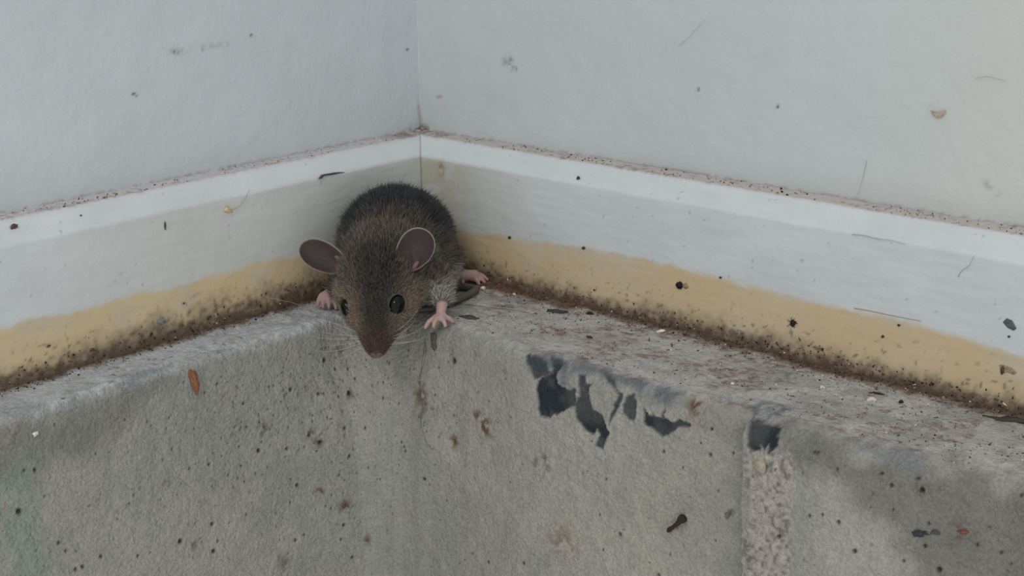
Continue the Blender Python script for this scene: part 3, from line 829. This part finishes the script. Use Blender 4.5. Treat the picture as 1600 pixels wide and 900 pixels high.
# whiskers
def tube(pts, r0, r1, sides=4):
    pts = np.asarray(pts, float); n = len(pts)
    tg = np.gradient(pts, axis=0); tg /= np.linalg.norm(tg, axis=1)[:, None]
    e1 = np.cross(tg, np.array([0.31, 0.2, 0.93])); e1 /= np.linalg.norm(e1, axis=1)[:, None]+1e-9
    e2 = np.cross(tg, e1)
    rr = np.linspace(r0, r1, n) if np.isscalar(r0) else np.asarray(r0)
    V = []
    for k in range(sides):
        a = 2*math.pi*k/sides
        V.append(pts+(e1*math.cos(a)+e2*math.sin(a))*rr[:, None])
    V = np.stack(V, 1).reshape(-1, 3)
    F = []
    for i in range(n-1):
        for k in range(sides):
            k2 = (k+1) % sides
            F.append((i*sides+k, i*sides+k2, (i+1)*sides+k2, (i+1)*sides+k))
    F.append(tuple(range(sides))[::-1]); F.append(tuple((n-1)*sides+k for k in range(sides)))
    return V, F
wr = np.random.default_rng(3)
def bez(a, b, c, n=9):
    t = np.linspace(0, 1, n)[:, None]
    return (1-t)**2*np.asarray(a)+2*t*(1-t)*np.asarray(b)+t*t*np.asarray(c)
ends_l = [(-2.70, 2.30, 0.32), (-2.95, 2.25, 0.12), (-2.72, 2.45, 0.02), (-3.05, 2.30, -0.14), (-2.75, 2.5, -0.20), (-2.60, 2.55, -0.36), (-2.85, 2.45, -0.50), (-2.35, 2.65, -0.52), (-2.2, 2.7, -0.72), (-2.45, 2.5, 0.22)]
ends_r = [(0.05, 2.45, 0.66), (0.22, 2.45, 0.46), (-0.02, 2.55, 0.40), (0.25, 2.5, 0.22), (0.10, 2.6, 0.10), (0.30, 2.6, -0.10), (-0.05, 2.65, -0.20), (-0.2, 2.5, 0.55)]
for side, ends in ((-1, ends_l), (1, ends_r)):
    for i, e in enumerate(ends):
        f = i/(len(ends)-1)
        g0 = np.array([-1.09+side*(0.42-0.12*f), 2.62+0.14*f, 0.0-0.32*f])
        p, n = on_body(g0)
        m = (p*0.45+np.asarray(e)*0.55)+n*0.18+np.array([0, 0.05, 0.10*wr.standard_normal()])
        V, F = tube(bez(p-n*0.02, m, e), 0.0042, 0.0014)
        c = lin((196, 194, 190)) if (i % 3 != 1) else lin((40, 38, 38))
        mm('whisker', V, F, M_WHISK, parent=mouse, col=np.ones((len(V), 3))*c, origin=LW(p)[0])

# ------------------------------------------------------------------ debris, crumbs, hairs
bpy.context.view_layer.update()
def on_found(p):
    ok, loc, n, i = FOUND.closest_point_on_mesh(Vector(np.asarray(p)*CM))
    n = np.array(n)
    return np.array(loc)/CM, n if n@np.array([1.0, -1.0, 1.0]) > 0 else -n
def frame(n, along):
    n = np.asarray(n, float); n = n/np.linalg.norm(n)
    a = np.asarray(along, float); a = a-(a@n)*n; a /= np.linalg.norm(a)
    return a, np.cross(n, a), n
def blob(c, n, along, size, seed, rough=0.25, sub=3):
    """lumpy irregular crumb; size = half lengths along / across / off the surface"""
    a, b, n = frame(n, along)
    V, F = ico(sub)
    k = 1+rough*2*(vnoise(V[:, 0]*2.3+seed*3.1+V[:, 2], V[:, 1]*2.3+seed*1.7-V[:, 2], seed)-.5)+rough*(vnoise(V[:, 0]*5+seed, V[:, 1]*5+V[:, 2]*4, seed+1)-.5)
    V = V*k[:, None]
    return np.asarray(c, float)+V[:, :1]*a*size[0]+V[:, 1:2]*b*size[1]+V[:, 2:3]*n*size[2], F
def flat(V, c): return np.ones((len(V), 3))*lin(c)
def thing(name, V, F, c, label, cat, group=None, mat=None, found=None):
    col = flat(V, c) if len(np.shape(c)) == 1 else c
    o = mesh_obj(name, V, F, mat or M_DEBRIS, col=col, origin=np.mean(V, 0))
    return tag(o, label, cat, group)
def plate(poly, c, n, along, th, seed=0):
    """thin irregular chip: outline in cm in the surface plane, bevelled rim, slightly curled"""
    a, b, n = frame(n, along)
    p = np.asarray(poly, float); cen = p.mean(0); m = len(p)
    rings = [(1.0, 0.0), (1.02, th*0.6), (0.90, th), (0.5, th*1.1), (0.0, th*1.15)]
    V = []
    for s, h in rings[:-1]:
        q = cen+(p-cen)*s
        for x, y in q: V.append(np.asarray(c)+x*a+y*b+n*(h+0.25*th*(vnoise(x*9+seed, y*9, seed)-.5)))
    V.append(np.asarray(c)+cen[0]*a+cen[1]*b+n*rings[-1][1])
    F = [tuple(range(m))[::-1]]
    for r in range(3):
        for i in range(m):
            F.append((r*m+i, r*m+(i+1) % m, (r+1)*m+(i+1) % m, (r+1)*m+i))
    for i in range(m): F.append((3*m+i, 3*m+(i+1) % m, 4*m))
    return np.array(V), F
def smooth_path(pts, n=40):
    pts = np.asarray(pts, float)
    t = np.linspace(0, 1, len(pts)); tt = np.linspace(0, 1, n)
    P = np.column_stack([np.interp(tt, t, pts[:, k]) for k in range(3)])
    for _ in range(n//8):
        P[1:-1] = 0.25*P[:-2]+0.5*P[1:-1]+0.25*P[2:]
    return P
def fibre(name, pts, r, c, label, cat='hair', n=40, group=None):
    V, F = tube(smooth_path(pts, n), r, r*0.5, 5)
    return thing(name, V, F, c, label, cat, group, mat=M_WHISK)
NL, NR, UPV = (1, 0, 0), (0, -1, 0), (0, 0, 1)

# rust flake stuck on the left concrete face
p, n = on_found((3.05, -11.29, -0.55))
V, F = blob(p+n*0.03, n, (0, 0.12, -0.6), (0.32, 0.115, 0.06), 3, 0.35, 4)
thing('rust_flake', V, F, (128, 88, 62), 'rusty orange-brown flake stuck on the concrete face left of the mouse', 'flake')
# club-shaped dropping on the right face
pts = [on_found(q) for q in ((13.76, -5.3, -3.51), (13.88, -5.3, -3.38), (14.0, -5.3, -3.27), (14.10, -5.3, -3.14), (14.16, -5.3, -3.06), (14.20, -5.3, -3.00))]
nn = pts[2][1]
P = smooth_path([q[0]+nn*0.09 for q in pts], 16)
V, F = tube(P, np.interp(np.linspace(0, 1, 16), [0, .08, .3, .55, .7, .9, 1], [.03, .065, .05, .06, .11, .115, .05]), 0, 9)
V = V+0.025*(np.column_stack([vnoise(V[:, 0]*14, V[:, 2]*14, k) for k in range(3)])-.5)
thing('dropping', V, F, (52, 44, 30), 'dark club-shaped dropping on the concrete below the black paint patches', 'dropping')
# dark loose flake hanging at the ledge edge beside the mouse's paw
p, n = on_found((5.45, -5.05, -0.5))
V, F = plate([(-.14, .16), (-.02, .2), (.1, .12), (.08, -.05), (.13, -.2), (.05, -.3), (-.06, -.22), (-.1, -.02)], p+n*0.01, n, (1, 0, 0), 0.04, 2)
thing('paint_flake', V, F, (88, 86, 80), 'dark grey flake hanging at the ledge edge under the right-hand forepaw', 'flake')
# pebble set into the concrete
p, n = on_found((16.32, -5.6, -0.93))
V, F = blob(p-n*0.03, n, (1, 0, -0.3), (0.27, 0.22, 0.10), 5, 0.15)
mesh_obj('pebble', V, F, M_CONC, parent=FOUND, col=flat(V, (158, 152, 136)), origin=p)
p, n = on_found((15.45, -5.3, -2.58))
V, F = blob(p-n*0.02, n, (0.6, 0, 1), (0.12, 0.07, 0.045), 6, 0.15)
mesh_obj('pebble', V, F, M_CONC, parent=FOUND, col=flat(V, (112, 110, 100)), origin=p)
# dark scabs on the lower right face
for q, s, sd, lab in (((20.19, -5.16, -1.60), (0.17, 0.08, 0.03), 1, 'blue-black paint scab on the concrete at the lower right'), ((20.5, -5.1, -1.49), (0.09, 0.05, 0.025), 2, 'small dark scab right of the blue-black paint scab'), ((21.06, -4.99, -1.34), (0.10, 0.05, 0.03), 4, 'reddish-brown scab at the far lower right of the concrete')):
    p, n = on_found(q)
    V, F = blob(p+n*0.01, n, (1, 0, 0.15), s, sd, 0.5)
    thing('paint_scab', V, F, (54, 60, 66) if sd == 1 else ((84, 74, 68) if sd == 2 else (112, 74, 62)), lab, 'scab')

# crumbs and flakes lying on the ledge
for q, s, c, sd, nm, lab, cat in (
        ((7.40, -2.08, 0), (0.30, 0.13, 0.03), (62, 66, 64), 1, 'paint_flake', 'dark grey flake on the ledge close to the dirty skirting, right of the mouse', 'flake'),
        ((5.90, -4.06, 0), (0.26, 0.10, 0.025), (72, 72, 68), 2, 'paint_flake', 'dark flat flake on the ledge right beside the forepaw', 'flake'),
        ((8.30, -1.71, 0), (0.10, 0.06, 0.04), (46, 42, 40), 3, 'dirt_crumb', 'blackish crumb in the dirt beyond the dark ledge flake', 'crumb'),
        ((17.4, -2.13, 0), (0.17, 0.03, 0.03), (50, 42, 40), 4, 'wood_splinter', 'dark splinter lying on the right part of the ledge beside a white crumb', 'splinter'),
        ((20.4, -1.75, 0), (0.55, 0.14, 0.03), (66, 62, 58), 5, 'paint_flake', 'long dark flake at the far right foot of the skirting', 'flake'),
        ((9.60, -3.32, 0), (0.08, 0.05, 0.03), (60, 54, 52), 6, 'dirt_crumb', 'small dark crumb in the middle of the ledge above the black patches', 'crumb'),
        ((18.1, -2.3, 0), (0.06, 0.04, 0.05), (48, 44, 44), 7, 'dirt_crumb', 'tiny dark crumb right of the splinter on the ledge', 'crumb'),
        ((3.01, -15.8, -0.58), (0.08, 0.05, 0.04), (216, 214, 204), 8, 'plaster_crumb', 'white crumb on the concrete face at the far left', 'crumb'),
        ((4.45, -1.95, 0.05), (0.075, 0.05, 0.05), (222, 212, 196), 1, 'plaster_crumb', 'white crumb in the rusty dirt beside the hind foot', 'crumb'),
        ((10.8, -1.75, 0), (0.10, 0.06, 0.05), (226, 224, 218), 2, 'plaster_crumb', 'white crumb at the dirt line in the middle of the right ledge', 'crumb'),
        ((17.5, -2.58, 0), (0.10, 0.06, 0.05), (206, 196, 188), 3, 'plaster_crumb', 'pale crumb on the right ledge beside the dark splinter', 'crumb'),
        ((14.4, -3.74, 0), (0.045, 0.035, 0.03), (214, 212, 206), 4, 'plaster_crumb', 'tiny white crumb on the ledge above the square dark patch', 'crumb'),
        ((5.5, -1.75, 0.03), (0.05, 0.04, 0.04), (214, 200, 180), 5, 'plaster_crumb', 'tiny pale crumb in the dirt right of the hind foot', 'crumb')):
    p, n = on_found(q)
    V, F = blob(p+n*s[2]*0.4, n, (0.9, 0.25, 0) if q[2] > -.1 else (0, 1, 0.2), s, sd, 0.45)
    thing(nm, V, F, c, lab, cat)

# specks on the right-hand skirting
BD = -BD1-0.02
V, F = blob((11.0, BD, 1.27), NR, (1, 0, 0.2), (0.105, 0.095, 0.06), 4, 0.3); thing('dirt_crumb', V, F, (34, 30, 28), 'black crumb stuck on the yellowed part of the right skirting', 'crumb')
V, F = blob((11.2, BD+.01, 1.28), NR, (1, 0, 0.2), (0.09, 0.08, 0.035), 5, 0.3); thing('dirt_crumb', V, F, (142, 128, 104), 'tan lump standing in for the shadow of the black crumb on the right skirting', 'crumb')  # tan lump added in place of the black crumb's shadow
V, F = plate([(-.16, .02), (-.08, .13), (.05, .1), (.16, -.06), (.1, -.12), (-.05, -.08)], (20.09, BD+0.03, 2.08), NR, (1, 0, 0), 0.035, 1)
thing('paint_chip', V, F, (86, 94, 94), 'dark grey angular chip on the white skirting at the far right', 'chip')
V, F = plate([(-.2, .1), (-.1, .13), (.12, .1), (.25, .02), (.18, -.06), (.02, -.03), (-.14, -.12)], (20.12, BD+0.03, 0.98), NR, (1, 0, 0), 0.03, 3)
thing('paint_chip', V, F, (150, 132, 110), 'brownish chip on the yellowed skirting at the far right edge', 'chip')
V, F = blob((20.02, BD-.01, 0.99), NR, (0, 0, 1), (0.09, 0.04, 0.03), 6, 0.4); thing('dirt_crumb', V, F, (84, 72, 62), 'small dark crumb on the brownish chip at the far right', 'crumb')
# fuzzy speck with fibres
spk = bpy.data.objects.new('fuzzy_speck', None); COL.objects.link(spk); so = np.array([14.52, BD, 0.94])
spk.location = Vector(so*CM); spk.empty_display_size = 0.003; ORG[spk.name] = so
tag(spk, 'dark spidery speck with fine fibres on the yellowed right skirting', 'speck')
V, F = blob(so, NR, (1, 0, 0.4), (0.10, 0.07, 0.06), 7, 0.5); mesh_obj('core', V, F, M_DEBRIS, parent=spk, col=flat(V, (46, 38, 34)), origin=so)
for a in (10, 75, 110, 160, 215, 300):
    d = np.array([math.cos(math.radians(a)), 0, math.sin(math.radians(a))]); L = 0.17+0.05*math.sin(a)
    V, F = tube(smooth_path([so, so+d*L*0.6+np.array([0, -0.05, 0.02]), so+d*L], 8), 0.012, 0.005, 4)
    mesh_obj('fibre', V, F, M_WHISK, parent=spk, col=flat(V, (64, 54, 48)), origin=so)
for q, s, lab in (((7.4, -1.15, 3.66), .06, 'black speck on the sloped top edge of the right skirting near the corner'), ((4.9, BD, 1.56), .05, 'brown speck at the top of the yellow band right of the mouse'), ((7.7, BD, 1.72), .055, 'reddish speck on the yellow band edge in the middle of the right skirting'), ((12.3, BD, 1.72), .035, 'tiny black speck on the yellow band edge right of the black crumb'), ((17.4, BD, 1.5), .035, 'tiny dark speck on the yellow band far along the right skirting'), ((17.0, BD, 1.13), .04, 'small dark speck low on the yellow band far along the right skirting'), ((20.1, BD, 1.8), .03, 'tiny dark speck below the grey chip at the far right')):
    V, F = blob(q, NR, (1, 0, 0.4), (s, s*0.75, s*0.5), int(q[0]*10) % 8, 0.4); thing('dirt_speck', V, F, (70, 58, 50), lab, 'speck')
# specks on the left-hand skirting
BL = BD1+0.02
V, F = tube(smooth_path([(1.30, -5.35, 3.50), (1.28, -5.15, 3.58), (1.27, -4.9, 3.56), (1.27, -4.6, 3.55), (1.26, -4.35, 3.52)], 20), np.interp(np.linspace(0, 1, 20), [0, .15, .3, .6, 1], [.01, .05, .025, .03, .008]), 0, 6)
thing('wood_sliver', V, F, (72, 68, 66), 'dark sliver along the upper edge of the left skirting above the mouse', 'sliver', mat=M_WHISK)
V, F = blob((BL, -10.58, 3.15), NL, (0, 0.05, 1), (0.11, 0.022, 0.02), 2, 0.3); thing('dirt_speck', V, F, (74, 72, 68), 'short dark upright mark on the left skirting', 'speck')
V, F = blob((BL, -8.55, 3.18), NL, (0, 1, -0.4), (0.12, 0.07, 0.035), 3, 0.5); thing('lint', V, F, (196, 184, 146), 'pale yellow bit of lint on the left skirting', 'lint')
fibre('hair', [(BL, -8.4, 3.17), (BL+.02, -8.15, 3.22), (BL+.02, -7.95, 3.42), (BL-.06, -7.75, 3.60)], 0.010, (168, 166, 160), 'pale thread rising from the yellow lint on the left skirting')
V, F = blob((BL, -10.93, 0.62), NL, (0, 1, 0), (0.13, 0.10, 0.02), 5, 0.3); thing('dirt_speck', V, F, (128, 128, 122), 'grey round smudge of putty on the yellow band of the left skirting', 'speck')
for q, s, lab in (((BL+.03, -14.25, .81), .05, 'brown speck on the yellow band at the far left'), ((BL+.03, -13.07, .40), .06, 'dark brown speck near the foot of the left skirting'), ((BL+.02, -10.2, .95), .04, 'brown speck on the yellow band left of the mouse'), ((0.9, -14.6, 3.86), .09, 'reddish-brown crumb on the sloped top edge of the skirting at the far left'), ((0.95, -12.8, 3.80), .03, 'tiny dark speck on the sloped top edge of the left skirting')):
    V, F = blob(q, NL, (0, 1, 0.2), (s, s*0.6, s*0.4), int(-q[1]*10) % 8, 0.4); thing('dirt_speck', V, F, (92, 70, 62), lab, 'speck')
# marks on the walls
V, F = plate([(-.2, .03), (-.1, -.02), (0, .0), (.08, .03), (.2, .08), (.12, -.06), (0, -.12), (-.12, -.07)], (17.4, -0.03, 6.42), NR, (1, 0, 0), 0.02, 4)
thing('paint_chip', V, F, (176, 154, 136), 'brown crescent-shaped chip on the right wall', 'chip')
fibre('hair', [(15.62, -.03, 5.05), (15.56, -.04, 4.65), (15.47, -.05, 4.25), (15.36, -.03, 4.05)], 0.005, (146, 148, 146), 'fine curved hair on the right wall just above the skirting')
fibre('hair', [(18.25, -.03, 7.29), (18.5, -.05, 7.37), (18.8, -.04, 7.34), (19.01, -.03, 7.29)], 0.0055, (142, 142, 138), 'fine hair stuck near the right edge of the right wall')
fibre('hair', [(9.89, -.02, 7.38), (10.2, -.03, 7.6), (10.39, -.03, 7.79), (10.75, -.02, 8.14)], 0.005, (146, 150, 150), 'faint long hair high on the middle of the right wall')
fibre('wood_sliver', [(16.03, BD, 3.50), (16.35, BD, 3.53), (16.7, BD, 3.50), (17.1, BD, 3.53), (17.42, BD, 3.49)], 0.008, (150, 150, 146), 'dark hairline sliver along the upper edge of the right skirting', 'sliver')
fibre('wood_sliver', [(16.19, BD, 1.68), (16.6, BD, 1.70), (17.3, BD, 1.70), (17.96, BD, 1.72)], 0.010, (168, 146, 112), 'thin brown scrape line at the upper edge of the yellow band', 'sliver')
fibre('hair', [(18.78, BD, 2.95), (18.86, BD, 3.12), (19.03, BD, 3.25), (19.12, BD, 3.52)], 0.007, (150, 152, 150), 'bent grey hair on the right skirting below its sloped top')
# hairs on the concrete
def draped(pts, off=0.015): return [on_found(p)[0]+on_found(p)[1]*off for p in pts]
fibre('hair', draped([(4.6, -3.46, 0), (5.25, -3.21, 0), (5.8, -3.0, 0), (6.2, -2.85, 0), (6.9, -2.66, 0)]), 0.008, (66, 60, 56), 'dark hair lying on the ledge between forepaw and skirting')
fibre('hair', draped([(5.12, -5.0, -.7), (5.10, -5.1, -1.0), (5.1, -5.18, -1.37), (5.14, -5.32, -1.87), (5.37, -5.44, -2.44), (5.33, -5.53, -2.82), (5.56, -5.56, -3.31), (5.83, -5.52, -3.54)]), 0.008, (92, 86, 80), 'long thin hair trailing down the concrete below the forepaw', n=60)
fibre('hair', draped([(5.08, -5.0, -.55), (5.2, -5.05, -.9), (5.16, -5.15, -1.3), (5.05, -5.3, -1.75)]), 0.007, (80, 76, 72), 'short dark hair beside the longer one under the forepaw')
fibre('hair', [(1.30, -7.6, .55), (1.5, -7.3, .42), (1.75, -6.95, .30), (2.0, -6.7, .16)], 0.007, (170, 164, 150), 'pale web thread between left skirting and the left-hand forepaw')

# grit: far too many grains to count
def grit(name, P, size, cols, label, cat):
    g = np.random.default_rng(len(P))
    n = len(P)
    O8 = np.array([[1, 0, 0], [-1, 0, 0], [0, 1, 0], [0, -1, 0], [0, 0, 1], [0, 0, -1]], float)
    OF = np.array([[0, 2, 4], [2, 1, 4], [1, 3, 4], [3, 0, 4], [2, 0, 5], [1, 2, 5], [3, 1, 5], [0, 3, 5]])
    sc = size[:, None]*(0.45+0.9*g.random((n, 3)))
    lon = g.random(n) < 0.15
    sc[lon, 0] *= 3.0; sc[lon, 1:] *= 0.6
    M = np.linalg.qr(g.standard_normal((n, 3, 3)))[0]
    V = P[:, None, :]+np.einsum('nij,nvj->nvi', M, O8[None]*sc[:, None, :]*(0.7+0.6*g.random((n, 6, 1))))
    F = (np.arange(n)*6)[:, None, None]+OF[None]
    col = np.repeat(cols, 6, 0)
    o = mesh_obj(name, V.reshape(-1, 3), F.reshape(-1, 3), M_GRIT, col=col, smooth=False)
    return tag(o, label, cat, kind='stuff')
g = np.random.default_rng(77)
def pick(n, pal, w):
    i = g.choice(len(pal), n, p=np.array(w)/np.sum(w))
    return np.array([lin(c) for c in pal])[i]*(0.7+0.6*g.random((n, 1)))
PAL = [(84, 62, 48), (58, 46, 40), (112, 74, 50), (134, 112, 90), (40, 36, 34), (212, 206, 194)]
for side in ('left', 'right'):
    n = 1500 if side == 'left' else 3000
    s = g.uniform(1.6, 18 if side == 'left' else 23, n)
    clus = fbm(s*0.8+(0 if side == 'left' else 50), s*0, 3, 4)
    off = np.abs(g.normal(0, 1, n))*(0.16 if side == 'left' else 0.26)*(0.5+1.6*clus)
    if side == 'right': off *= 1+1.3*np.exp(-((s-4.8)/2.0)**2)
    up_ = g.random(n) < 0.42                                   # some cling to the foot of the board
    zz = np.where(up_, np.abs(g.normal(0, 1, n))*0.22*(0.5+clus), 0.0)
    d = np.where(up_, BD1+0.05-0.01, BD1+0.05+off)
    P = np.column_stack([d, -s, zz]) if side == 'left' else np.column_stack([s, -d, zz])
    for i in np.where(~up_)[0]:
        P[i] = on_found(P[i])[0]
    keep = ~((P[:, 0] < BD1) | (P[:, 1] > -BD1))
    P = P[keep]
    grit('grit', P, 0.012+0.030*g.random(len(P))**2.5, pick(len(P), PAL, [6, 4, 3.5, 2.5, 2, .5]), 'brown dirt grains gathered along the foot of the %s skirting' % side, 'dirt')
n = 2200
xs = g.uniform(5.5, 23, n); P = np.column_stack([xs, -1.7-3.0*g.random(n), np.zeros(n)])
k = fbm(P[:, 0]*1.2, P[:, 1]*1.6, 3, 2) > 0.47; P = P[k]
P = np.array([on_found(p)[0] for p in P])
grit('grit', P, 0.010+0.026*g.random(len(P))**2.2, pick(len(P), [(104, 76, 72), (66, 58, 56), (204, 202, 198), (128, 100, 94), (50, 46, 46)], [4, 3, 2.2, 3, 2]), 'fine reddish and dark flecks scattered over the right ledge', 'dirt')
for side in ('left', 'right'):
    n = 260 if side == 'left' else 420
    s = g.uniform(0.3, 18 if side == 'left' else 22, n); d = g.uniform(0.02, 0.66, n)
    cl = fbm(s*0.9, d*0, 3, 6); k = cl+0.1*g.standard_normal(n) > 0.45; s, d = s[k], d[k]
    s = np.maximum(s, d+0.05)
    P = np.column_stack([d, -s, np.full(len(s), BZ2+0.02)]) if side == 'left' else np.column_stack([s, -d, np.full(len(s), BZ2+0.02)])
    grit('grit', P, 0.010+0.028*g.random(len(P))**2.5, pick(len(P), PAL, [4, 4, 2, 3, 3, .6]), 'dust grains lying on top of the %s skirting' % side, 'dust')
